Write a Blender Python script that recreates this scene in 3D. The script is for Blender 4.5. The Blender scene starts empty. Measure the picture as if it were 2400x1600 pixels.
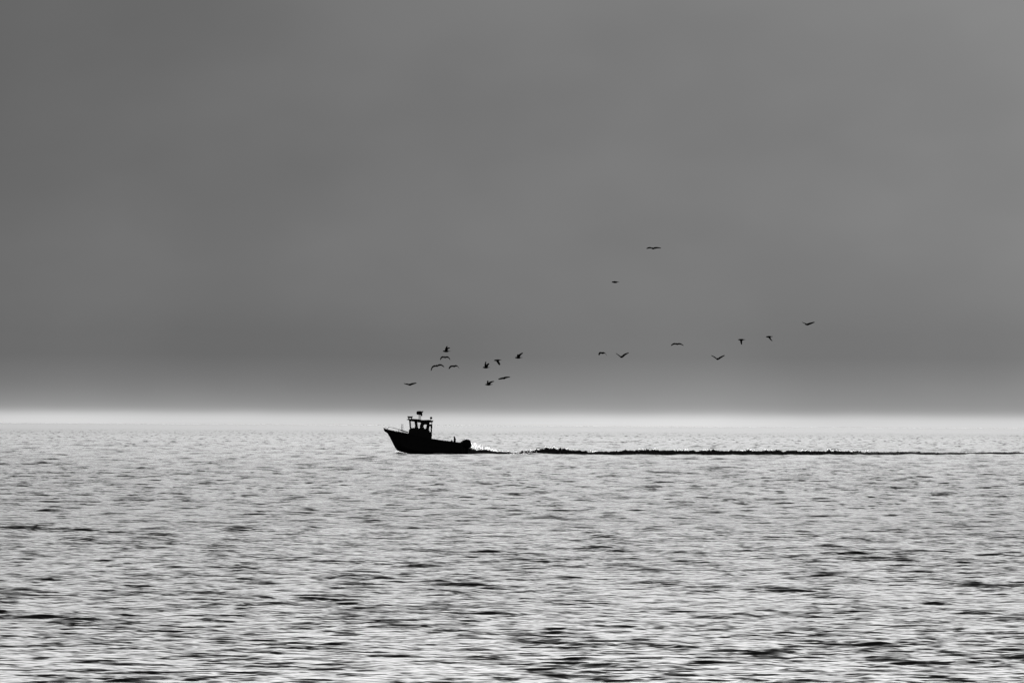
import bpy, bmesh, math, random
import numpy as np
from mathutils import Matrix, Vector

# ------------------------------------------------------------------ camera
H_CAM = 2.68                 # eye height above the water (m)
F = 9000.0                   # focal length in pixels of the 2400 px wide photograph (135 mm)
ROLL = math.atan(13.0 / 2400.0)
HOR = 196.5                  # horizon below the picture centre, in the same pixels
scene = bpy.context.scene
COL = scene.collection
cam_data = bpy.data.cameras.new('camera')
cam_data.lens = 135.0
cam_data.sensor_width = 36.0
cam_data.sensor_fit = 'HORIZONTAL'
cam_data.clip_start = 0.5
cam_data.clip_end = 200000.0
cam = bpy.data.objects.new('camera', cam_data)
COL.objects.link(cam)
cam.matrix_world = (Matrix.Translation((0, 0, H_CAM))
                    @ Matrix.Rotation(math.radians(90) + math.atan(HOR / F), 4, 'X')
                    @ Matrix.Rotation(ROLL, 4, 'Z'))
scene.camera = cam

# ------------------------------------------------------------------ sky
SUN_EL = math.radians(27.0)
SUN_AZ = math.radians(3.0)          # to the right of straight ahead (+Y)
world = bpy.data.worlds.new('World')
scene.world = world
world.use_nodes = True
wt = world.node_tree
wt.nodes.clear()


def N(tree, kind, **kw):
    n = tree.nodes.new(kind)
    for k, v in kw.items():
        setattr(n, k, v)
    return n


def L(tree, a, b):
    tree.links.new(a, b)


def mathn(tree, op, a, b=None, c=None, clamp=False):
    n = tree.nodes.new('ShaderNodeMath')
    n.operation = op
    n.use_clamp = clamp
    for i, v in enumerate((a, b, c)):
        if v is None:
            continue
        if isinstance(v, (int, float)):
            n.inputs[i].default_value = v
        else:
            tree.links.new(v, n.inputs[i])
    return n.outputs[0]


def maprange(tree, v, a, b, c, d, kind='SMOOTHSTEP'):
    n = tree.nodes.new('ShaderNodeMapRange')
    n.interpolation_type = kind
    for i, q in enumerate((v, a, b, c, d)):
        if isinstance(q, (int, float)):
            n.inputs[i].default_value = q
        else:
            tree.links.new(q, n.inputs[i])
    return n.outputs[0]


def lin(s):                         # 0-255 display value to linear light
    s /= 255.0
    return s / 12.92 if s <= 0.04045 else ((s + 0.055) / 1.055) ** 2.4


tc = N(wt, 'ShaderNodeTexCoord')
sep = N(wt, 'ShaderNodeSeparateXYZ')
L(wt, tc.outputs['Generated'], sep.inputs[0])
zz = mathn(wt, 'MAXIMUM', sep.outputs['Z'], 0.0)
# the far cloud deck: large soft unevenness
mp = N(wt, 'ShaderNodeMapping')
mp.inputs['Scale'].default_value = (1.0, 1.0, 1.7)
mp.inputs['Rotation'].default_value = (0.0, math.radians(28), 0.0)
L(wt, tc.outputs['Generated'], mp.inputs['Vector'])
nz = N(wt, 'ShaderNodeTexNoise')
nz.inputs['Scale'].default_value = 14.0
nz.inputs['Detail'].default_value = 3.0
nz.inputs['Roughness'].default_value = 0.45
L(wt, mp.outputs[0], nz.inputs['Vector'])
nz2 = N(wt, 'ShaderNodeTexNoise')
nz2.inputs['Scale'].default_value = 45.0
nz2.inputs['Detail'].default_value = 4.0
mp2 = N(wt, 'ShaderNodeMapping')
mp2.inputs['Scale'].default_value = (1.0, 1.0, 5.0)
L(wt, tc.outputs['Generated'], mp2.inputs['Vector'])
L(wt, mp2.outputs[0], nz2.inputs['Vector'])
# height of a view ray above the horizon, the mist edge slightly ragged
zj = mathn(wt, 'MULTIPLY_ADD', mathn(wt, 'SUBTRACT', nz2.outputs[0], 0.5), 0.0006, zz)
tt = mathn(wt, 'SQRT', mathn(wt, 'MAXIMUM', zj, 0.0))
ramp = N(wt, 'ShaderNodeValToRGB')
ramp.color_ramp.interpolation = 'LINEAR'
stops = [(0.0, 215), (0.0007, 217), (0.0017, 211), (0.0026, 195), (0.0033, 177), (0.0039, 164), (0.0046, 154),
         (0.0058, 146), (0.0085, 136), (0.0123, 126), (0.018, 115), (0.024, 115), (0.032, 119), (0.046, 121), (0.07, 118), (0.1, 120),
         (0.13, 122), (0.25, 128)]
TMAX = math.sqrt(0.25)
cr = ramp.color_ramp
while len(cr.elements) < len(stops):
    cr.elements.new(0.5)
for e, (z, s) in zip(cr.elements, stops):
    e.position = math.sqrt(z) / TMAX
    v = lin(s)
    e.color = (v, v, v, 1)
L(wt, mathn(wt, 'DIVIDE', tt, TMAX), ramp.inputs[0])
deck = mathn(wt, 'MULTIPLY', ramp.outputs[0], maprange(wt, nz.outputs[0], 0.3, 0.72, 0.93, 1.07))
# lighter towards the side of the sun
side = mathn(wt, 'MULTIPLY', maprange(wt, sep.outputs['X'], -0.35, 0.35, -1.0, 1.0, 'LINEAR'), mathn(wt, 'ADD', maprange(wt, zz, 0.002, 0.012, 0.08, 0.42), maprange(wt, zz, 0.03, 0.12, 0.0, 0.5)))
deck = mathn(wt, 'MULTIPLY', deck, mathn(wt, 'ADD', side, 1.0))
sky = N(wt, 'ShaderNodeTexSky')
sky.sky_type = 'NISHITA'
sky.sun_disc = False
sky.sun_elevation = SUN_EL
sky.sun_rotation = SUN_AZ
sky.air_density = 1.0
sky.dust_density = 2.5
sky.ozone_density = 1.0
bw = N(wt, 'ShaderNodeRGBToBW')
L(wt, sky.outputs[0], bw.inputs[0])
NISHITA = 0.138
above = mathn(wt, 'MULTIPLY', bw.outputs[0], NISHITA)
# the deck ends a little above the top of the frame, sooner on the right
zk = mathn(wt, 'ADD', zz, mathn(wt, 'MULTIPLY', sep.outputs['X'], 0.02))
zk = mathn(wt, 'MULTIPLY_ADD', mathn(wt, 'SUBTRACT', nz.outputs[0], 0.5), 0.02, zk)
k = maprange(wt, zk, 0.119, 0.158, 0.0, 1.0)
mix = N(wt, 'ShaderNodeMix')
mix.data_type = 'FLOAT'
L(wt, k, mix.inputs[0])
L(wt, deck, mix.inputs[2])
L(wt, above, mix.inputs[3])
bg = N(wt, 'ShaderNodeBackground')
bg.inputs['Strength'].default_value = 1.0
L(wt, mix.outputs[0], bg.inputs['Color'])
wo = N(wt, 'ShaderNodeOutputWorld')
L(wt, bg.outputs[0], wo.inputs['Surface'])

# ------------------------------------------------------------------ veiled sun
sd = bpy.data.lights.new('sun', 'SUN')
sd.energy = 1.1
sd.angle = math.radians(50)
sd.color = (1.0, 1.0, 1.0)
sun = bpy.data.objects.new('sun', sd)
COL.objects.link(sun)
to_sun = Vector((math.sin(SUN_AZ) * math.cos(SUN_EL), math.cos(SUN_AZ) * math.cos(SUN_EL), math.sin(SUN_EL)))
sun.rotation_euler = to_sun.to_track_quat('Z', 'Y').to_euler()
sun.location = to_sun * 500

vs = scene.view_settings
vs.view_transform = 'Standard'
vs.look = 'None'
vs.gamma = 1.0
vs.exposure = 0.0
vs.use_curve_mapping = False

# ------------------------------------------------------------------ helpers


def at(px, py, depth):
    """A point of the photograph (2400 x 1600) at the given distance as a place in the world."""
    u, v = px - 1200.0, py - 800.0
    c, s = math.cos(ROLL), math.sin(ROLL)
    u, v = u * c + v * s, -u * s + v * c
    return Vector((u / F * depth, depth, H_CAM + (HOR - v) / F * depth))


def props(o, label=None, cat=None, group=None, kind=None):
    if label:
        o['label'] = label
    if cat:
        o['category'] = cat
    if group:
        o['group'] = group
    if kind:
        o['kind'] = kind
    return o


def empty(name, loc=(0, 0, 0), rz=0.0):
    o = bpy.data.objects.new(name, None)
    o.location = loc
    o.rotation_euler = (0, 0, rz)
    COL.objects.link(o)
    return o


def link(name, bm, material, parent=None, smooth=False):
    bmesh.ops.recalc_face_normals(bm, faces=bm.faces)
    me = bpy.data.meshes.new(name)
    bm.to_mesh(me)
    bm.free()
    if smooth:
        me.polygons.foreach_set('use_smooth', [True] * len(me.polygons))
        if smooth == 'auto':
            try:
                me.set_sharp_from_angle(angle=math.radians(38))
            except Exception:
                pass
    me.materials.append(material)
    o = bpy.data.objects.new(name, me)
    COL.objects.link(o)
    if parent is not None:
        o.parent = parent
    return o


def principled(name, base, rough, spec=0.5, metallic=0.0, scale=4.0, vary=0.25, bump=0.0, bscale=30.0):
    m = bpy.data.materials.new(name)
    m.use_nodes = True
    t = m.node_tree
    p = t.nodes['Principled BSDF']
    p.inputs['Metallic'].default_value = metallic
    p.inputs['Specular IOR Level'].default_value = spec
    co = N(t, 'ShaderNodeTexCoord')
    n = N(t, 'ShaderNodeTexNoise')
    n.inputs['Scale'].default_value = scale
    n.inputs['Detail'].default_value = 5.0
    L(t, co.outputs['Object'], n.inputs['Vector'])
    f = maprange(t, n.outputs[0], 0.3, 0.7, 1 - vary, 1 + vary, 'LINEAR')
    c = N(t, 'ShaderNodeCombineXYZ')
    for i in range(3):
        L(t, mathn(t, 'MULTIPLY', f, base[i]), c.inputs[i])
    L(t, c.outputs[0], p.inputs['Base Color'])
    L(t, maprange(t, n.outputs[0], 0.25, 0.75, rough * 0.8, min(1, rough * 1.25), 'LINEAR'), p.inputs['Roughness'])
    if bump:
        n2 = N(t, 'ShaderNodeTexNoise')
        n2.inputs['Scale'].default_value = bscale
        L(t, co.outputs['Object'], n2.inputs['Vector'])
        b = N(t, 'ShaderNodeBump')
        b.inputs['Strength'].default_value = bump
        L(t, n2.outputs[0], b.inputs['Height'])
        L(t, b.outputs[0], p.inputs['Normal'])
    return m


RIP_X, RIP_Y = 3.6, 9.0
RIPPLE = 0.07
PAW = 1.5
PAW_NEAR = 4.5


def water_material(name, rough_attr=None, rough=0.12, ripple=0.0):
    m = bpy.data.materials.new(name)
    m.use_nodes = True
    t = m.node_tree
    p = t.nodes['Principled BSDF']
    p.inputs['Base Color'].default_value = (0.002, 0.002, 0.002, 1)
    p.inputs['IOR'].default_value = 1.333
    p.inputs['Specular IOR Level'].default_value = 0.5
    if ripple:
        # capillary ripples finer than the sheet: slope of a noise height field, in metres
        geo = N(t, 'ShaderNodeNewGeometry')
        eps = 0.012

        def height(dx, dy):
            v = N(t, 'ShaderNodeVectorMath', operation='ADD')
            L(t, geo.outputs['Position'], v.inputs[0])
            v.inputs[1].default_value = (dx, dy, 0)
            m2 = N(t, 'ShaderNodeMapping')
            m2.inputs['Scale'].default_value = (RIP_X, RIP_Y, 0.0)
            L(t, v.outputs[0], m2.inputs['Vector'])
            n_ = N(t, 'ShaderNodeTexNoise')
            n_.noise_dimensions = '2D'
            n_.inputs['Scale'].default_value = 1.0
            n_.inputs['Detail'].default_value = 1.5
            n_.inputs['Roughness'].default_value = 0.55
            L(t, m2.outputs[0], n_.inputs['Vector'])
            return n_.outputs[0]
        h0 = height(0, 0)
        c = N(t, 'ShaderNodeCombineXYZ')
        sp = N(t, 'ShaderNodeSeparateXYZ')
        L(t, geo.outputs['Position'], sp.inputs[0])
        k_ = maprange(t, sp.outputs['Y'], 60.0, 900.0, ripple / eps, 0.0)      # too fine to tell apart farther out
        L(t, mathn(t, 'MULTIPLY', mathn(t, 'SUBTRACT', h0, height(eps, 0)), k_), c.inputs[0])
        L(t, mathn(t, 'MULTIPLY', mathn(t, 'SUBTRACT', h0, height(0, eps)), k_), c.inputs[1])
        # cat's paws: steeper little faces, seen as short dark flecks, running together farther out
        def paws(sx, sy, y0, y1, y2, y3, strength, cut):
            m3 = N(t, 'ShaderNodeMapping')
            m3.inputs['Scale'].default_value = (sx, sy, 0.0)
            m3.inputs['Rotation'].default_value = (0.0, 0.0, 0.05)
            L(t, geo.outputs['Position'], m3.inputs['Vector'])
            n3_ = N(t, 'ShaderNodeTexNoise')
            n3_.noise_dimensions = '2D'
            n3_.inputs['Scale'].default_value = 1.0
            n3_.inputs['Detail'].default_value = 3.0
            n3_.inputs['Roughness'].default_value = 0.55
            L(t, m3.outputs[0], n3_.inputs['Vector'])
            f = mathn(t, 'MAXIMUM', mathn(t, 'SUBTRACT', n3_.outputs[0], cut), 0.0)
            f = mathn(t, 'MULTIPLY', f, maprange(t, sp.outputs['Y'], y0, y1, 0.0, strength))
            return mathn(t, 'MULTIPLY', f, maprange(t, sp.outputs['Y'], y2, y3, 1.0, 0.0))
        paw = mathn(t, 'ADD', paws(1.5, 2.6, 0.0, 30.0, 60.0, 130.0, PAW_NEAR, 0.56), paws(0.95, 0.75, 55.0, 130.0, 160.0, 330.0, PAW_NEAR, 0.54))
        paw = mathn(t, 'ADD', paw, paws(0.85, 0.11, 140.0, 300.0, 500.0, 2200.0, PAW, 0.52))
        c2 = N(t, 'ShaderNodeCombineXYZ')
        L(t, mathn(t, 'MULTIPLY', paw, -1.0), c2.inputs[1])
        v0 = N(t, 'ShaderNodeVectorMath', operation='ADD')
        L(t, geo.outputs['Normal'], v0.inputs[0])
        L(t, c2.outputs[0], v0.inputs[1])
        v = N(t, 'ShaderNodeVectorMath', operation='ADD')
        L(t, v0.outputs[0], v.inputs[0])
        L(t, c.outputs[0], v.inputs[1])
        nn = N(t, 'ShaderNodeVectorMath', operation='NORMALIZE')
        L(t, v.outputs[0], nn.inputs[0])
        L(t, nn.outputs[0], p.inputs['Normal'])
    if rough_attr:
        a = N(t, 'ShaderNodeAttribute')
        a.attribute_name = rough_attr
        L(t, a.outputs['Fac'], p.inputs['Roughness'])
    else:
        p.inputs['Roughness'].default_value = rough
    return m


# ------------------------------------------------------------------ the sea: one sheet out to the horizon
def build_sea():
    rng = np.random.default_rng(11)
    ys = [-80.0, -40.0, -10.0, 5.0, 12.0, 18.0, 24.0, 29.0, 33.0, 36.0]
    y = 37.0
    while y < 400:
        ys.append(y)
        y += (0.0009 if y < 100 else 0.0012) * y
    while y < 30000:
        ys.append(y)
        y += 0.48 * (y / 400) ** (1.5 if y < 2500 else 2.6)
    ys.append(40000.0)
    ys = np.array(ys)
    inner = np.linspace(-0.153, 0.153, 400)
    outer = np.array([0.17, 0.19, 0.23, 0.3, 0.45, 0.7, 1.1, 1.8, 3.0])
    us = np.concatenate([-outer[::-1], inner, outer])
    W = np.maximum(ys, 36.0)
    X = (W[:, None] * us[None, :]).astype(np.float32)
    Y = np.repeat(ys[:, None], len(us), 1).astype(np.float32)
    dy = np.gradient(ys)
    dx = W * (inner[1] - inner[0])
    nr, nc = X.shape
    Z = np.zeros((nr, nc), np.float32)
    DX = np.zeros((nr, nc), np.float32)
    DY = np.zeros((nr, nc), np.float32)
    lost = np.zeros(nr)

    # gusts: patches of livelier and calmer water
    def gust(lx, ly, n, seed):
        r = np.random.default_rng(seed)
        g = np.zeros((nr, nc), np.float32)
        for i in range(n):
            kx = r.normal() * 2 * math.pi / lx
            ky = r.normal() * 2 * math.pi / ly
            g += np.sin(kx * X + ky * Y + r.uniform(0, 6.28)).astype(np.float32)
        return g / math.sqrt(n / 2)
    g1 = gust(9.0, 22.0, 7, 3)
    g2 = gust(3.0, 7.0, 7, 5)
    g3 = gust(3.5, 2.2, 9, 8)
    amp = np.clip(np.exp(0.12 * g1 + 0.2 * g2 + GUST * g3), 0.2, 2.4).astype(np.float32)

    # short ripples everywhere, and longer waves that grow with the distance from the shore
    ncomp = 150
    loglam = np.linspace(math.log(SEA_MIN), math.log(SEA_MAX), ncomp)
    lams = np.exp(loglam) * rng.uniform(0.97, 1.03, ncomp)
    short = np.exp(-0.5 * ((loglam - math.log(SEA_PEAK)) / SEA_WIDTH) ** 2)
    short /= short.sum()
    yy = np.clip(ys, 38.0, 2500.0)
    peak = np.minimum(SEA_PEAK2 * (yy / 45.0) ** SEA_GROW, 8.0)
    long = np.exp(-0.5 * ((loglam[:, None] - np.log(peak)[None, :]) / SEA_WIDTH2) ** 2)
    long /= long.sum(0)
    long_slope = np.interp(np.log(yy), np.log([38, 70, 130, 200, 300, 450, 1000]), SEA_SLOPE2)
    for i, lam in enumerate(lams):
        slope = np.sqrt(2 * short[i] * SEA_SLOPE ** 2 + 2 * long[i] * long_slope ** 2)
        kk = 2 * math.pi / lam
        th = math.radians(-90 + rng.normal() * SEA_SPREAD)          # travels towards the shore
        cx, cy = math.cos(th), math.sin(th)
        res = np.abs(cy) * dy + np.abs(cx) * dx
        # fade what the sheet cannot carry here and give it to the roughness
        f = np.clip((lam / res - 2.5) / 2.5, 0, 1)
        lost += (1 - f ** 2) * slope ** 2 / 2
        a = f * slope / kk
        last = np.nonzero(a > 1e-6)[0]
        if len(last) == 0:
            continue
        lo, hi = last[0], last[-1] + 1
        ph = (kk * cx) * X[lo:hi] + (kk * cy) * Y[lo:hi] + np.float32(rng.uniform(0, 6.28))
        aa = a[lo:hi, None].astype(np.float32) * amp[lo:hi]
        Z[lo:hi] += aa * np.cos(ph)
        s = aa * np.sin(ph) * CHOP
        DX[lo:hi] -= cx * s
        DY[lo:hi] -= cy * s
    verts = np.stack([X + DX, Y + DY, Z], -1).reshape(-1, 3)
    idx = np.arange(nr * nc).reshape(nr, nc)
    quads = np.stack([idx[:-1, :-1], idx[:-1, 1:], idx[1:, 1:], idx[1:, :-1]], -1).reshape(-1, 4)
    me = bpy.data.meshes.new('sea')
    me.vertices.add(len(verts))
    me.vertices.foreach_set('co', verts.astype(np.float32).ravel())
    me.loops.add(quads.size)
    me.loops.foreach_set('vertex_index', quads.ravel().astype(np.int32))
    me.polygons.add(len(quads))
    me.polygons.foreach_set('loop_start', np.arange(0, quads.size, 4, dtype=np.int32))
    me.polygons.foreach_set('use_smooth', np.ones(len(quads), dtype=bool))
    me.update(calc_edges=True)
    # beyond a few hundred metres longer unresolved waves roughen the sheet too
    lost = lost * SEA_FAR + SEA_HAZE * np.clip((ys - 150.0) / 900.0, 0, 1)
    rough = np.sqrt(np.sqrt(SEA_MICRO ** 4 + lost * 2.0))
    rough = np.clip(np.repeat(rough[:, None], nc, 1), 0.05, 0.9).astype(np.float32)
    at_ = me.attributes.new('ripple', 'FLOAT', 'POINT')
    at_.data.foreach_set('value', rough.ravel())
    me.materials.append(water_material('sea_water', 'ripple', ripple=RIPPLE))
    o = bpy.data.objects.new('sea', me)
    COL.objects.link(o)
    props(o, 'bright grey rippled sea with dark streaks reaching the misty horizon', None, None, 'structure')
    return o


SEA_MIN, SEA_MAX = 0.13, 20.0
SEA_PEAK, SEA_WIDTH, SEA_SLOPE = 0.19, 0.5, 0.12
SEA_PEAK2, SEA_WIDTH2 = 0.175, 0.5
SEA_SLOPE2 = [0.215, 0.205, 0.20, 0.185, 0.16, 0.135, 0.11]
SEA_GROW = 1.05
SEA_SPREAD = 16
GUST, CHOP = 0.13, 0.95
SEA_MICRO = 0.13
SEA_FAR = 0.9
SEA_HAZE = 0.032
build_sea()


# ------------------------------------------------------------------ the boat
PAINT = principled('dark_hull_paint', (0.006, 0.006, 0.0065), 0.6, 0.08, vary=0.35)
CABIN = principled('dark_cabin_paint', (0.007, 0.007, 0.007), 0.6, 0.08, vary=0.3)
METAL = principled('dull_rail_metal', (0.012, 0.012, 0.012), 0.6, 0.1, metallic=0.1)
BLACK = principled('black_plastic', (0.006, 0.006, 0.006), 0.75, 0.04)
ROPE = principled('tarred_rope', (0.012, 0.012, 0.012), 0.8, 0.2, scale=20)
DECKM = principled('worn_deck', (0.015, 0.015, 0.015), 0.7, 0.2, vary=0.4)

GLASS = bpy.data.materials.new('window_glass')
GLASS.use_nodes = True
_p = GLASS.node_tree.nodes['Principled BSDF']
_n = N(GLASS.node_tree, 'ShaderNodeTexNoise')
_n.inputs['Scale'].default_value = 3.0
_c = N(GLASS.node_tree, 'ShaderNodeCombineColor')
for _i in range(3):
    L(GLASS.node_tree, maprange(GLASS.node_tree, _n.outputs[0], 0.3, 0.7, 0.86, 0.97, 'LINEAR'), _c.inputs[_i])   # salt and smears
L(GLASS.node_tree, _c.outputs[0], _p.inputs['Base Color'])
_p.inputs['Roughness'].default_value = 0.0
_p.inputs['Transmission Weight'].default_value = 1.0
_p.inputs['IOR'].default_value = 1.45

BOAT_D = 353.1
SC = 9.046 * F / BOAT_D                 # measuring scale of the boat's side view


def P(cx, cy):
    return ((cx - 1200.0) / SC, (1120.0 - cy) / SC)


boat = empty('fishing_boat', at(1012.7, 1063.8, BOAT_D))
boat.location.z = 0.0
props(boat, 'dark fishing boat with a small wheelhouse heading left across the bright sea', 'boat')


def plate(name, outer, y0, y1, material, parent, holes=(), smooth=False):
    """A flat piece cut to an outline in the boat's side view, with openings, from y0 to y1."""
    bm = bmesh.new()
    edges = []
    for loop in (outer, *holes):
        vs_ = [bm.verts.new((P(*p)[0], y0, P(*p)[1])) for p in loop]
        for i in range(len(vs_)):
            edges.append(bm.edges.new((vs_[i], vs_[(i + 1) % len(vs_)])))
    r = bmesh.ops.triangle_fill(bm, edges=edges, use_beauty=True, use_dissolve=False)
    faces = [g for g in r['geom'] if isinstance(g, bmesh.types.BMFace)]
    ex = bmesh.ops.extrude_face_region(bm, geom=faces)
    for v in [g for g in ex['geom'] if isinstance(g, bmesh.types.BMVert)]:
        v.co.y = y1
    return link(name, bm, material, parent, smooth)


def tube(bm, pts, r, seg=8, r2=None):
    pts = [Vector(p) for p in pts]
    rings = []
    for i, p in enumerate(pts):
        d = (pts[min(i + 1, len(pts) - 1)] - pts[max(i - 1, 0)]).normalized()
        a = d.orthogonal().normalized()
        b = d.cross(a)
        rr = r if r2 is None else r + (r2 - r) * i / (len(pts) - 1)
        rings.append([bm.verts.new(p + (a * math.cos(t) + b * math.sin(t)) * rr)
                      for t in [2 * math.pi * k / seg for k in range(seg)]])
    for A, B in zip(rings, rings[1:]):
        for k in range(seg):
            bm.faces.new((A[k], A[(k + 1) % seg], B[(k + 1) % seg], B[k]))
    bm.faces.new(rings[0][::-1])
    bm.faces.new(rings[-1])


def lathe(bm, x, y, prof, seg=20):
    rings = []
    for r, z in prof:
        rings.append([bm.verts.new((x + r * math.cos(t), y + r * math.sin(t), z))
                      for t in [2 * math.pi * k / seg for k in range(seg)]])
    for A, B in zip(rings, rings[1:]):
        for k in range(seg):
            bm.faces.new((A[k], A[(k + 1) % seg], B[(k + 1) % seg], B[k]))
    bm.faces.new(rings[0][::-1])
    bm.faces.new(rings[-1])


# hull: stations from the stem to the transom (sheer point, keel point, half beam)
ST = [((172, 580), (180, 624), 0.05), ((215, 597), (215, 645), 0.20), ((270, 608), (250, 684), 0.42),
      ((350, 624), (300, 763), 0.66), ((450, 643), (350, 860), 0.88), ((560, 662), (396, 950), 1.03),
      ((690, 686), (440, 1016), 1.13), ((800, 708), (475, 1047), 1.18), ((900, 729), (560, 1076), 1.21),
      ((1020, 757), (700, 1108), 1.23), ((1190, 795), (1000, 1150), 1.25), ((1400, 826), (1300, 1170), 1.25),
      ((1590, 850), (1560, 1180), 1.23), ((1830, 880), (1845, 1185), 1.18)]
bm = bmesh.new()
rows = []
for i, (t, b, hb) in enumerate(ST):
    xt, zt = P(*t)
    xb, zb = P(*b)
    fc = 0.52 - 0.30 * min(1, i / 9)                 # height of the chine
    wc = hb * (0.55 + 0.33 * min(1, i / 9))
    pts = [(0.0, 0.0)]
    pts += [(fc * 0.5, wc * 0.55), (fc, wc), (fc + (1 - fc) * 0.5, wc + (hb - wc) * 0.42), (1.0, hb)]
    port = [bm.verts.new((xb + (xt - xb) * f, -w, zb + (zt - zb) * f)) for f, w in pts]
    star = [port[0]] + [bm.verts.new((v.co.x, -v.co.y, v.co.z)) for v in port[1:]]
    rows.append((port, star))
for (pa, sa), (pb, sb) in zip(rows, rows[1:]):
    for A, B in ((pa, pb), (sa, sb)):
        for k in range(4):
            bm.faces.new((A[k], A[k + 1], B[k + 1], B[k]))
bm.faces.new(rows[0][0][::-1] + rows[0][1][1:])
bm.faces.new(rows[-1][0][::-1] + rows[-1][1][1:])
link('hull', bm, PAINT, boat, 'auto')
# foredeck, cockpit sole with the inner bulwarks, gunwale
bm = bmesh.new()
prev = None
for (t, b, hb) in ST[:10]:
    x, z = P(*t)
    cur = [bm.verts.new((x, w * (hb - 0.02), z - 0.035 + 0.03 * (1 - abs(w)))) for w in (-1, -0.5, 0, 0.5, 1)]
    if prev:
        for k in range(4):
            bm.faces.new((prev[k], prev[k + 1], cur[k + 1], cur[k]))
    prev = cur
link('foredeck', bm, DECKM, boat, True)
bm = bmesh.new()
prev = None
for (t, b, hb) in ST[9:]:
    x, z = P(*t)
    zs = z - 0.75
    cur = [bm.verts.new(q) for q in ((x, -hb + 0.14, z - 0.02), (x, -hb + 0.2, zs), (x, hb - 0.2, zs), (x, hb - 0.14, z - 0.02))]
    if prev:
        for k in range(3):
            bm.faces.new((prev[k], prev[k + 1], cur[k + 1], cur[k]))
    prev = cur
link('cockpit', bm, DECKM, boat)
for sgn in (-1, 1):
    bm = bmesh.new()
    prev = None
    for (t, b, hb) in ST:
        x, z = P(*t)
        w = max(hb - 0.15, 0.01)
        cur = [bm.verts.new((x, sgn * q, z + dz)) for q, dz in ((hb + 0.025, -0.05), (hb + 0.025, 0.015), (w, 0.015), (w, -0.05))]
        if prev:
            for k in range(4):
                bm.faces.new((prev[k], prev[(k + 1) % 4], cur[(k + 1) % 4], cur[k]))
        else:
            bm.faces.new(cur)
        prev = cur
    bm.faces.new(prev[::-1])
    link('gunwale', bm, PAINT, boat)
plate('bow_roller', [(163, 572), (176, 566), (222, 592), (240, 612), (215, 618), (168, 590)], -0.07, 0.07, METAL, boat)
plate('anchor', [(168, 612), (184, 606), (212, 640), (236, 652), (222, 664), (200, 650)], -0.05, 0.05, METAL, boat)

# wheelhouse
W1 = [(738, 424), (826, 434), (834, 480), (842, 522), (830, 566), (752, 568), (745, 500)]
W2 = [(880, 444), (962, 456), (956, 486), (944, 506), (940, 568), (924, 574), (905, 570), (891, 535)]
W3 = [(1016, 502), (1046, 494), (1086, 495), (1076, 565), (1052, 592), (1030, 576), (1013, 545)]
SIDE = [(696, 790), (702, 690), (714, 604), (732, 582), (722, 500), (712, 408), (760, 408), (960, 420), (1142, 428), (1138, 470),
        (1136, 540), (1132, 600), (1142, 640), (1166, 664), (1190, 672), (1186, 860), (940, 850)]
HW = 0.88
house = boat
for sgn in (-1, 1):
    y0, y1 = sgn * (HW - 0.05), sgn * HW
    wall = plate('wheelhouse_side', SIDE, y0, y1, CABIN, boat, (W1, W2, W3))
    for w in (W1, W2, W3):
        plate('window_pane', w, sgn * (HW - 0.029), sgn * (HW - 0.021), GLASS, wall)
# the front: low trunk, sill, three raked windscreen panes between four posts
bm = bmesh.new()
prof = [(696, 790), (702, 690), (714, 604), (732, 582)]
prev = None
for q in prof:
    x, z = P(*q)
    cur = [bm.verts.new((x + 0.004, -HW + 0.055, z)), bm.verts.new((x + 0.004, HW - 0.055, z)), bm.verts.new((x + 0.05, HW - 0.055, z - 0.02)), bm.verts.new((x + 0.05, -HW + 0.055, z - 0.02))]
    if prev:
        for k in range(4):
            bm.faces.new((prev[k], prev[(k + 1) % 4], cur[(k + 1) % 4], cur[k]))
    else:
        bm.faces.new(cur)
    prev = cur
bm.faces.new(prev[::-1])
link('wheelhouse_front', bm, CABIN, boat)
xa, za = P(734, 582)
xb_, zb_ = P(718, 412)
for y in (-HW + 0.08, -0.28, 0.28, HW - 0.08):
    bm = bmesh.new()
    tube(bm, [(xa + 0.02, y, za - 0.02), (xb_ + 0.02, y, zb_)], 0.03, 6)
    link('windscreen_post', bm, CABIN, boat)
for ya, yb in ((-HW + 0.11, -0.31), (-0.25, 0.25), (0.31, HW - 0.11)):
    bm = bmesh.new()
    q = [bm.verts.new((x + d, y, z)) for d in (0.0, 0.008) for x, y, z in ((xa + 0.02, ya, za), (xa + 0.02, yb, za), (xb_ + 0.02, yb, zb_), (xb_ + 0.02, ya, zb_))]
    for f in ((0, 1, 2, 3), (7, 6, 5, 4), (0, 4, 5, 1), (1, 5, 6, 2), (2, 6, 7, 3), (3, 7, 4, 0)):
        bm.faces.new([q[i] for i in f])
    link('windscreen_pane', bm, GLASS, boat)
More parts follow.
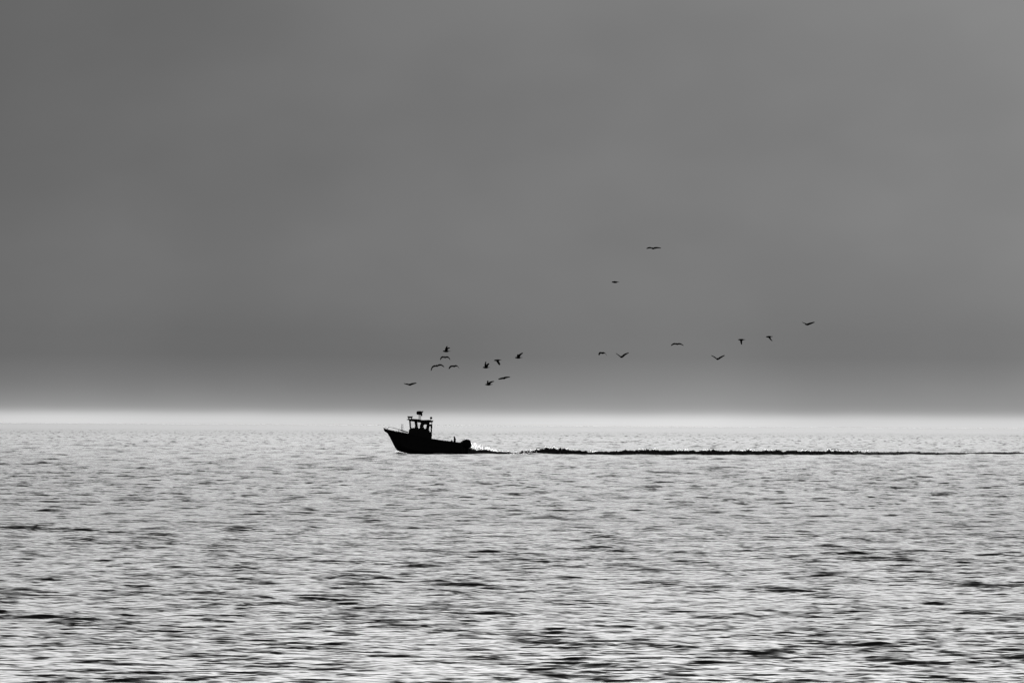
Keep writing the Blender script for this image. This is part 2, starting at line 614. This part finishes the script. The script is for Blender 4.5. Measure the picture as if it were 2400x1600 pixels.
# after bulkhead either side of the open door
for sgn in (-1, 1):
    x, z = P(1128, 428)
    x2, z2 = P(1180, 690)
    bm = bmesh.new()
    a, b = sgn * 0.33, sgn * (HW - 0.055)
    q = [bm.verts.new(c) for c in ((x - 0.04, a, z), (x, a, z), (x, b, z), (x - 0.04, b, z), (x - 0.04, a, -0.0 + 0.75), (x, a, 0.75), (x, b, 0.75), (x - 0.04, b, 0.75))]
    for f in ((0, 1, 2, 3), (7, 6, 5, 4), (0, 4, 5, 1), (1, 5, 6, 2), (2, 6, 7, 3), (3, 7, 4, 0)):
        bm.faces.new([q[i] for i in f])
    link('after_bulkhead', bm, CABIN, boat)
    plate('grab_post', [(1168, 505), (1200, 500), (1194, 600), (1190, 674), (1167, 674), (1172, 600)], sgn * (HW - 0.05), sgn * HW, CABIN, boat)
    plate('grab_bracket', [(1136, 508), (1150, 484), (1178, 486), (1198, 494), (1198, 516), (1166, 514), (1136, 545)], sgn * (HW - 0.052), sgn * (HW + 0.002), CABIN, boat)
    bm = bmesh.new()
    x3, z3 = P(1190, 440)
    x4, z4 = P(1194, 498)
    tube(bm, [(x3, sgn * (HW - 0.03), z3), (x4, sgn * (HW - 0.03), z4)], 0.018, 6)
    link('roof_stay', bm, METAL, boat)
roof = plate('roof', [(656, 392), (690, 376), (780, 374), (890, 379), (1000, 399), (1060, 396), (1130, 393), (1216, 412), (1212, 440), (1180, 448),
                      (1130, 452), (960, 438), (830, 426), (736, 416), (706, 404)], -HW - 0.1, HW + 0.1, CABIN, boat)
plate('roof_hook', [(1200, 432), (1211, 432), (1228, 394), (1222, 394)], -0.5, -0.44, METAL, roof)
# helm seat and console inside
plate('console', [(740, 640), (745, 575), (800, 575), (838, 610), (838, 790), (745, 790)], -0.7, 0.7, BLACK, boat)
plate('helm_seat', [(965, 640), (968, 520), (990, 500), (1002, 520), (1000, 640), (1000, 700), (900, 700), (900, 650)], -0.62, -0.12, BLACK, boat)

# roof gear
radar = empty('radar_mast')
radar.parent = boat
for cx, y in ((914, 0.16), (934, -0.02), (955, -0.16)):
    x, z = P(cx, 405)
    x2, z2 = P(cx + 3, 275)
    bm = bmesh.new()
    tube(bm, [(x, y, z), (x2, y, z2)], 0.021, 8)
    link('mast_leg', bm, METAL, radar)
bm = bmesh.new()
x, _ = P(926, 0)
z0 = P(0, 288)[1]
z1 = P(0, 207)[1]
hh = z1 - z0
lathe(bm, x, 0, [(0.17, z0), (0.255, z0 + 0.18 * hh), (0.272, z0 + 0.35 * hh), (0.268, z0 + 0.6 * hh), (0.245, z0 + 0.85 * hh), (0.18, z1 - 0.01), (0.05, z1)], 24)
link('radome', bm, BLACK, radar, 'auto')
plate('radar_bracket', [(950, 282), (990, 262), (988, 312), (972, 318), (952, 296)], -0.06, 0.06, METAL, radar)
plate('masthead_light', [(978, 222), (1000, 203), (1010, 212), (1002, 236), (990, 240)], -0.04, 0.04, BLACK, radar)
lamp = plate('searchlight', [(668, 330), (678, 318), (735, 322), (790, 318), (784, 336), (770, 358), (692, 356)], -0.16, 0.16, BLACK, roof)
for cx in (703, 764):
    x, z = P(cx, 352)
    x2, z2 = P(cx, 384)
    bm = bmesh.new()
    tube(bm, [(x, 0, z), (x2, 0, z2)], 0.05, 8)
    link('lamp_stem', bm, METAL, roof)
x, z = P(1174, 354)
bm = bmesh.new()
bmesh.ops.create_uvsphere(bm, u_segments=16, v_segments=10, radius=0.115)
bmesh.ops.translate(bm, verts=bm.verts, vec=(x, 0.2, z))
link('antenna_dome', bm, BLACK, roof, True)
bm = bmesh.new()
tube(bm, [(x - 0.02, 0.2, P(0, 405)[1]), (x - 0.01, 0.2, z)], 0.022, 8)
link('dome_post', bm, METAL, roof)
# whip poles on the foredeck
for cx, y in ((548, -0.35), (573, 0.35)):
    x, z = P(cx, 665)
    x2, z2 = P(cx + 4, 482)
    bm = bmesh.new()
    tube(bm, [(x, y, z), (x2, y, z2)], 0.024, 8, 0.016)
    link('pole', bm, METAL, boat)


def beam_at(cx):
    for (t, b, hb), (t2, b2, hb2) in zip(ST, ST[1:]):
        if t[0] <= cx <= t2[0]:
            f = (cx - t[0]) / (t2[0] - t[0])
            return hb + f * (hb2 - hb), t[1] + f * (t2[1] - t[1])
    return ST[0][2], ST[0][0][1]


for sgn in (-1, 1):
    bm = bmesh.new()
    path = []
    for cx, cy in ((250, 604), (262, 570), (285, 549), (370, 567), (480, 597), (590, 627), (694, 655)):
        path.append((P(cx, cy)[0], sgn * (beam_at(cx)[0] - 0.1), P(cx, cy)[1]))
    tube(bm, path, 0.016, 6)
    rail = link('bow_rail', bm, METAL, boat, True)
    bm = bmesh.new()
    tube(bm, [(P(cx, cy)[0], sgn * (beam_at(cx)[0] - 0.1), P(cx, cy)[1]) for cx, cy in ((486, 600), (590, 636), (694, 668))], 0.011, 6)
    link('lower_rail', bm, METAL, rail)
    for cx, cy in ((488, 600), (600, 630)):
        w, cz = beam_at(cx)
        bm = bmesh.new()
        tube(bm, [(P(cx, 0)[0], sgn * (w - 0.1), P(0, cz)[1]), (P(cx, 0)[0], sgn * (w - 0.1), P(0, cy)[1])], 0.013, 6)
        link('stanchion', bm, METAL, rail)
bm = bmesh.new()
tube(bm, [(P(200, 0)[0], 0, P(0, 592)[1]), (P(206, 0)[0], 0, P(0, 556)[1]), (P(252, 0)[0], 0, P(0, 600)[1])], 0.018, 6)
link('bow_hoop', bm, METAL, boat)

# things on the after gunwale
plate('mooring_bitt', [(1586, 856), (1600, 838), (1622, 814), (1634, 836), (1650, 862)], -1.2, -0.98, ROPE, boat)
plate('davit', [(1656, 868), (1664, 800), (1660, 768), (1658, 738), (1668, 728), (1690, 758), (1706, 790), (1708, 812), (1698, 868)], -1.17, -1.02, BLACK, boat)
for cx, h in ((1738, 10), (1775, 7)):
    plate('cleat', [(cx - 12, 876), (cx - 7, 872 - h), (cx + 7, 873 - h), (cx + 13, 880)], -1.15, -1.08, METAL, boat)

# outboard motor
motor = empty('outboard_motor')
motor.parent = boat
CO = [(1792, 880), (1815, 848), (1858, 818), (1930, 801), (1984, 807), (2010, 828), (2028, 880), (2037, 922), (2026, 966), (1990, 988), (1900, 990), (1822, 940)]
ccx, ccy = 1920, 900
bm = bmesh.new()
rings = []
for y, q in ((-0.30, 0.55), (-0.26, 0.86), (-0.16, 0.97), (0.0, 1.0), (0.16, 0.97), (0.26, 0.86), (0.30, 0.55)):
    rings.append([bm.verts.new((P(ccx + (a - ccx) * q, 0)[0], y, P(0, ccy + (b - ccy) * q)[1])) for a, b in CO])
for A, B in zip(rings, rings[1:]):
    for k in range(len(CO)):
        bm.faces.new((A[k], A[(k + 1) % len(CO)], B[(k + 1) % len(CO)], B[k]))
bm.faces.new(rings[0][::-1])
bm.faces.new(rings[-1])
link('cowl', bm, BLACK, motor, 'auto')
plate('drive_leg', [(1850, 960), (1968, 986), (1972, 1004), (1955, 1050), (1950, 1215), (1895, 1225), (1890, 1060)], -0.1, 0.1, BLACK, motor)
plate('transom_bracket', [(1822, 900), (1880, 930), (1905, 985), (1900, 1125), (1836, 1125)], -0.2, 0.2, METAL, motor)
plate('fin_plate', [(1880, 1130), (2010, 1130), (2010, 1137), (1880, 1137)], -0.17, 0.17, BLACK, motor)
bm = bmesh.new()
px_, pz_ = P(1962, 1190)
for kk in range(3):
    t = kk * 2.094
    c, s_ = math.cos(t), math.sin(t)
    v = [bm.verts.new((px_ + dx, c * r - s_ * w, pz_ + s_ * r + c * w)) for dx, r, w in ((0, 0.03, -0.02), (0.02, 0.17, -0.07), (-0.02, 0.2, 0.03), (-0.03, 0.03, 0.02))]
    v2 = [bm.verts.new(q.co + Vector((0.012, 0, 0))) for q in v]
    bm.faces.new(v)
    bm.faces.new(v2[::-1])
    for k in range(4):
        bm.faces.new((v[k], v[(k + 1) % 4], v2[(k + 1) % 4], v2[k]))
link('propeller', bm, METAL, motor)

# ------------------------------------------------------------------ wake
TOP = [(908, 1065.6), (922, 1064.9), (1086, 1064.6), (1092, 1054), (1098, 1051), (1120, 1054), (1140, 1056), (1165, 1058.8), (1180, 1060.8), (1208, 1061.2), (1230, 1058.8), (1255, 1056), (1280, 1051), (1297, 1050),
       (1320, 1052.5), (1340, 1054), (1370, 1058), (1385, 1060), (1400, 1059.5), (1450, 1058.5), (1500, 1055.6), (1530, 1055.5), (1600, 1056.5),
       (1700, 1057.2), (1800, 1057), (1900, 1057.5), (2000, 1058.5), (2060, 1060), (2110, 1060.5), (2160, 1060.5), (2200, 1062.6), (2250, 1061.6),
       (2300, 1063), (2400, 1063.2), (2700, 1064)]
BASE = [(908, 1064.9), (1060, 1064.8), (1085, 1064.2), (1250, 1064.4), (1450, 1066), (1700, 1066.6), (2000, 1066.8), (2110, 1066), (2200, 1065.8), (2300, 1064.8), (2400, 1064.6), (2700, 1065)]
rngw = np.random.default_rng(4)
pxs = np.linspace(910, 2690, 1650)
top = np.interp(pxs, *zip(*TOP))
base = np.interp(pxs, *zip(*BASE))
crest = []
bm = bmesh.new()
prev = None
n1 = rngw.normal(size=len(pxs))
n2 = np.convolve(rngw.normal(size=len(pxs)), np.ones(7) / 2.65, 'same')
n3 = np.convolve(rngw.normal(size=len(pxs)), np.ones(3) / 1.73, 'same')
for i, (px, tp, bs) in enumerate(zip(pxs, top, base)):
    hor = 990 + 13 * px / 2400.0
    d = H_CAM * F / (bs - hor)
    h = max((bs - tp + (2.2 if px > 1092 else 0.8)) / F * d, float(np.interp(px, (910, 935, 1085, 1100, 2150, 2151), (0.02, 0.06, 0.06, 0.16, 0.16, 0.25))))
    rag = 1 + 0.08 * n2[i] + 0.07 * n1[i]
    h *= max(rag, 0.3)
    x = (px - 1200) / F * d
    j = 0.05 * n3[i]
    sec = [(-0.35 + j, -0.14), (-0.02 + j, 0.05 * h), (0.10 * h + 0.03 * n1[i], 0.36 * h), (0.28 * h - 0.05 * n3[i], 0.70 * h), (0.46 * h + 0.5 * j, 0.94 * h), (0.60 * h + j, h),
           (0.9 * h + j, 0.9 * h), (1.6 * h, 0.6 * h), (2.6 * h, 0.25 * h), (4.0 * h + 0.8, -0.14)]
    cur = [bm.verts.new((x, d + a, b)) for a, b in sec]
    crest.append((px, x, d + 0.6 * h, h))
    if prev:
        for k in range(len(sec) - 1):
            bm.faces.new((prev[k], cur[k], cur[k + 1], prev[k + 1]))
    prev = cur
WAKE = water_material('wake_water', None, 0.30)
w = link('wake', bm, WAKE, None, True)
props(w, 'long dark wake ridge trailing right behind the boat', None, None, 'structure')

# spray: water drops thrown up at the bow, behind the motor and along the wake's crest
DROP = bpy.data.materials.new('spray_drops')
DROP.use_nodes = True
_p = DROP.node_tree.nodes['Principled BSDF']
_n = N(DROP.node_tree, 'ShaderNodeTexNoise')
_n.inputs['Scale'].default_value = 8.0
L(DROP.node_tree, maprange(DROP.node_tree, _n.outputs[0], 0.3, 0.7, 0.1, 0.3, 'LINEAR'), _p.inputs['Roughness'])
_p.inputs['Transmission Weight'].default_value = 1.0
_p.inputs['IOR'].default_value = 1.333
_p.inputs['Base Color'].default_value = (1, 1, 1, 1)
_b = bmesh.new()
bmesh.ops.create_icosphere(_b, subdivisions=1, radius=1.0)
OCT = np.array([v.co[:] for v in _b.verts])
OCF = [tuple(v.index for v in f.verts) for f in _b.faces]
_b.free()


def drops(name, pts, label):
    V, Fc = [], []
    for (x, y, z, r) in pts:
        q, _ = np.linalg.qr(rngw.normal(size=(3, 3)))
        o = len(V)
        V.extend((OCT @ q * r * rngw.uniform(0.75, 1.25, 3) + (x, y, z)).tolist())
        Fc.extend([(a + o, b + o, c + o) for a, b, c in OCF])
    me = bpy.data.meshes.new(name)
    me.from_pydata(V, [], Fc)
    me.polygons.foreach_set('use_smooth', [True] * len(Fc))
    me.materials.append(DROP)
    o = bpy.data.objects.new(name, me)
    COL.objects.link(o)
    return props(o, label, None, None, 'stuff')


def px_at(px, z, d):
    return ((px - 1200) / F * d, d, z)


pts = []
jet_x = np.linspace(1090, 1182, 34)
jet_h = rngw.uniform(0.55, 1.2, 34)
for _ in range(5200):                          # behind the motor
    px = 1092 + 88 * rngw.beta(1.1, 1.5)
    f = (px - 1092) / 88
    hmax = 1.1 * (1 - f) ** 0.8 * float(np.interp(px, jet_x, jet_h)) + 0.1
    z = 0.02 + hmax * rngw.beta(1.2, 1.5)
    d = BOAT_D + rngw.normal() * 0.4 + 2.8
    pts.append((*px_at(px, z, d), rngw.uniform(0.012, 0.04)))
for _ in range(330):
    px = rngw.uniform(1165, 1262)
    d = BOAT_D + rngw.normal() * 0.2 + 2.4
    pts.append((*px_at(px, 0.03 + abs(rngw.normal()) * 0.10, d), rngw.uniform(0.01, 0.03)))
drops('stern_spray', pts, 'white spray thrown up right behind the outboard motor')
pts = []
for _ in range(1500):
    f = rngw.beta(1.2, 1.6)
    px = 930 + 26 * f
    z = 0.02 + (0.26 * (1 - f) + 0.02) * rngw.uniform(0, 1)
    pts.append((*px_at(px, z, BOAT_D + 0.9 + rngw.normal() * 0.2), rngw.uniform(0.01, 0.03)))
drops('bow_spray', pts, 'low white spray under the front of the hull')
pts = []
cl = [(1250, 10, 60), (1288, 12, 110), (1300, 5, 60), (1337, 8, 40), (1392, 3, 25), (1505, 5, 40), (1533, 4, 40), (1598, 10, 70), (1609, 3, 60), (1656, 6, 30), (1745, 6, 60), (1762, 5, 70),
      (1800, 5, 50), (1890, 7, 60), (1952, 7, 60), (2003, 5, 45), (2033, 3, 20)]
cpx = np.array([c[0] for c in crest])
for c0, sg, n in cl:
    for _ in range(n // 2):
        px = c0 + rngw.normal() * sg
        i = int(np.clip(np.searchsorted(cpx, px), 0, len(crest) - 1))
        _, x, y, h = crest[i]
        pts.append((x, y + rngw.normal() * 0.1, h + rngw.normal() * 0.05 + 0.02, rngw.uniform(0.012, 0.035)))
drops('crest_spray', pts, 'white flecks of foam along the top of the dark wake')

# ------------------------------------------------------------------ gulls
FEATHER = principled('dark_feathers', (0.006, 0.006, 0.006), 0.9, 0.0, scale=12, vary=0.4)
TWIST = math.radians(28)                     # the wings meet the air at an angle
ARC = [2 * math.pi * k / 12 for k in range(12)]
BODY = [(0.335, 0.004, 0.004, -0.012), (0.285, 0.014, 0.014, 0.0), (0.265, 0.030, 0.031, 0.006), (0.235, 0.041, 0.043, 0.012), (0.195, 0.041, 0.043, 0.008),
        (0.155, 0.050, 0.050, 0.0), (0.11, 0.064, 0.056, -0.002), (0.045, 0.072, 0.062, -0.004), (-0.02, 0.070, 0.060, -0.004), (-0.09, 0.062, 0.058, -0.004),
        (-0.16, 0.044, 0.038, 0.004), (-0.21, 0.034, 0.022, 0.010), (-0.27, 0.046, 0.014, 0.013), (-0.345, 0.066, 0.011, 0.012), (-0.36, 0.05, 0.007, 0.012)]
R0, R1 = 6, 9                                  # the wing grows out of these rings


def make_gull(loc, yaw, pitch, roll, wl, wr, size, label):
    bm = bmesh.new()
    rings = []
    for x, ry, rz, zo in BODY:
        rings.append([bm.verts.new((x, 1.4 * ry * math.cos(t), zo + 1.35 * rz * math.sin(t))) for t in ARC])
    hole = {0: set(), 1: set()}
    for i in range(len(rings) - 1):
        for k in range(12):
            if R0 <= i < R1 and k in (0, 11, 5, 6):
                continue                        # left open for the wings
            bm.faces.new((rings[i][k], rings[i][(k + 1) % 12], rings[i + 1][(k + 1) % 12], rings[i + 1][k]))
    bm.faces.new(rings[0][::-1])
    bm.faces.new(rings[-1])
    for sgn, wing, mid, up, dn in ((1, wl, 0, 1, 11), (-1, wr, 6, 5, 7)):
        loop = [rings[R0][mid]] + [rings[i][up] for i in range(R0, R1 + 1)] + [rings[R1][mid]] + [rings[i][dn] for i in range(R1, R0 - 1, -1)]
        a1, a2, s1, s2, ln = wing               # rise of the arm and the hand, their sweep back (degrees), length
        p = Vector((0.015, sgn * 0.085, 0.012))
        segs = [(0.07, a1, s1, 0.185, 0.020), (0.10, a1, s1, 0.180, 0.018), (0.11, a1 * 0.7 + a2 * 0.3, s1 * 0.6 + s2 * 0.4, 0.175, 0.015),
                (0.11, a1 * 0.3 + a2 * 0.7, s2, 0.145, 0.012), (0.12, a2, s2, 0.120, 0.010), (0.09, a2, s2 + 6, 0.082, 0.008), (0.03, a2, s2 + 10, 0.035, 0.004)]
        prev = loop
        for l, a, sw, ch, th in segs:
            a, sw = math.radians(a), math.radians(sw)
            d = Vector((-math.sin(sw), sgn * math.cos(sw) * math.cos(a), math.cos(sw) * math.sin(a)))
            p = p + d * l * ln
            nrm = Vector((0, -sgn * math.sin(a), math.cos(a)))
            cx = Vector((1, 0, 0))
            fr = [(0.5, 0), (0.42, 0.8), (0.2, 1), (-0.1, 0.75), (-0.35, 0.35), (-0.5, 0), (-0.35, -0.2), (-0.1, -0.4), (0.2, -0.55), (0.42, -0.5)]
            cx = (Vector((1, 0, 0)) * math.cos(TWIST) + nrm * math.sin(TWIST))
            cur = [bm.verts.new(p + cx * (f * ch * 1.25) + nrm * (g * th * 1.7)) for f, g in fr]
            for k in range(10):
                bm.faces.new((prev[k], prev[(k + 1) % 10], cur[(k + 1) % 10], cur[k]))
            prev = cur
        bm.faces.new(prev)
    o = link('seagull', bm, FEATHER, None, True)
    o.location = loc
    o.rotation_euler = (math.radians(roll), math.radians(pitch), math.radians(yaw))
    o.scale = (size * 1.1,) * 3
    return props(o, label, 'bird', 'gulls following the boat')


def G(px, py, depth, yaw, pitch, roll, wl, wr, size, label):
    make_gull(at(px, py, depth), yaw, pitch, roll, wl, wr, size, label)


# px, py, distance, heading (180 = left), nose, bank, left wing, right wing
G(961, 901, 352, 128, 0, -2, (6, 12, 0, 10, 1.0), (14, 10, 0, 10, 0.9), 1.0, 'dark gull gliding lowest, just above the boat and left of its mast')
G(1046, 823, 352, 176, 0, 0, (62, 74, 0, 20, 0.8), (70, 20, 10, 45, 0.9), 0.95, 'dark gull with raised wings, topmost of the four above the wheelhouse')
G(1043, 837, 356, 100, -8, 0, (2, -66, 0, 18, 0.84), (2, -60, 0, 18, 0.84), 0.9, 'dark gull with drooped wings, directly under the topmost gull over the wheelhouse')
G(1024, 857, 350, 94, -8, -10, (-2, -62, 0, 18, 1.1), (6, -46, 0, 16, 1.0), 0.95, 'dark gull in a wide arched wing shape, left of the four over the wheelhouse')
G(1064, 858, 354, 118, -6, -6, (4, -44, 0, 16, 0.95), (2, -64, 0, 20, 0.9), 0.9, 'dark gull with curved drooping wings, right of the widest arched gull')
G(1139, 861, 352, 158, 0, 0, (66, 74, 4, 16, 0.9), (52, 40, 0, 20, 0.85), 0.95, 'dark gull with both wings raised in a steep V, above the boat stern')
G(1166, 844, 353, 180, 4, 0, (-62, -72, 8, 24, 0.86), (-50, -78, 20, 28, 0.8), 0.95, 'dark gull on a downstroke, wings straight down, just right of the steep V gull')
G(1145, 901, 352, 165, 0, 0, (40, 62, 0, 10, 0.72), (60, 22, 24, 52, 1.0), 0.95, 'dark gull with one wing swept back, lowest above the stern')
G(1181, 886, 353, 132, 0, -12, (2, 3, 0, 12, 1.0), (0, -6, 0, 14, 0.9), 1.0, 'dark gull gliding flat and edge on, just above the stern spray')
G(1215, 838, 352, 168, 0, 0, (40, 60, 0, 10, 0.6), (66, 48, 14, 42, 1.0), 0.95, 'dark gull with one wing raised back, rightmost of the cluster above the boat')
G(1442, 661, 356, 178, 0, 0, (2, 0, 0, 14, 0.9), (-2, 0, 0, 14, 0.9), 0.95, 'small dark gull seen as a short bar, second highest in the sky')
G(1531, 582, 352, 112, -6, -2, (14, -16, 0, 16, 1.0), (10, -6, 0, 14, 1.05), 0.95, 'lone dark gull with level wings, highest of all in the sky')
G(1412, 827, 356, 132, -6, 0, (4, -54, 0, 14, 0.86), (2, -56, 0, 14, 0.9), 0.9, 'dark gull with short drooped wings, left beside the wide V gull over the wake')
G(1457, 836, 352, 112, 0, -4, (36, 34, 0, 12, 0.9), (38, 20, 0, 14, 1.02), 1.0, 'dark gull in a wide V, just right of a small drooped wing gull')
G(1587, 806, 354, 100, -8, 0, (2, -34, 0, 16, 0.9), (2, -30, 0, 16, 0.9), 0.9, 'dark gull in a shallow arch, alone in the gap between the two wide V gulls')
G(1682, 841, 352, 102, 0, 0, (36, 24, 0, 12, 0.92), (34, 28, 0, 12, 0.96), 1.0, 'dark gull with wings in a wide V, lowest of the row on the right')
G(1738, 796, 353, 172, 0, 0, (-30, -60, 0, 4, 0.62), (-62, -72, -10, 6, 0.78), 0.92, 'dark gull on a downstroke with a stubby wing, above the lowest right gull')
G(1803, 789, 353, 180, 2, 0, (-64, -66, 18, 34, 0.88), (-58, -64, 22, 36, 0.86), 0.9, 'dark gull with wing swept down and back, second from the right')
G(1893, 760, 352, 126, 0, 2, (12, 14, 0, 12, 1.0), (20, 22, 0, 20, 1.0), 1.0, 'dark gull gliding with slightly lifted wings, farthest right in the sky')
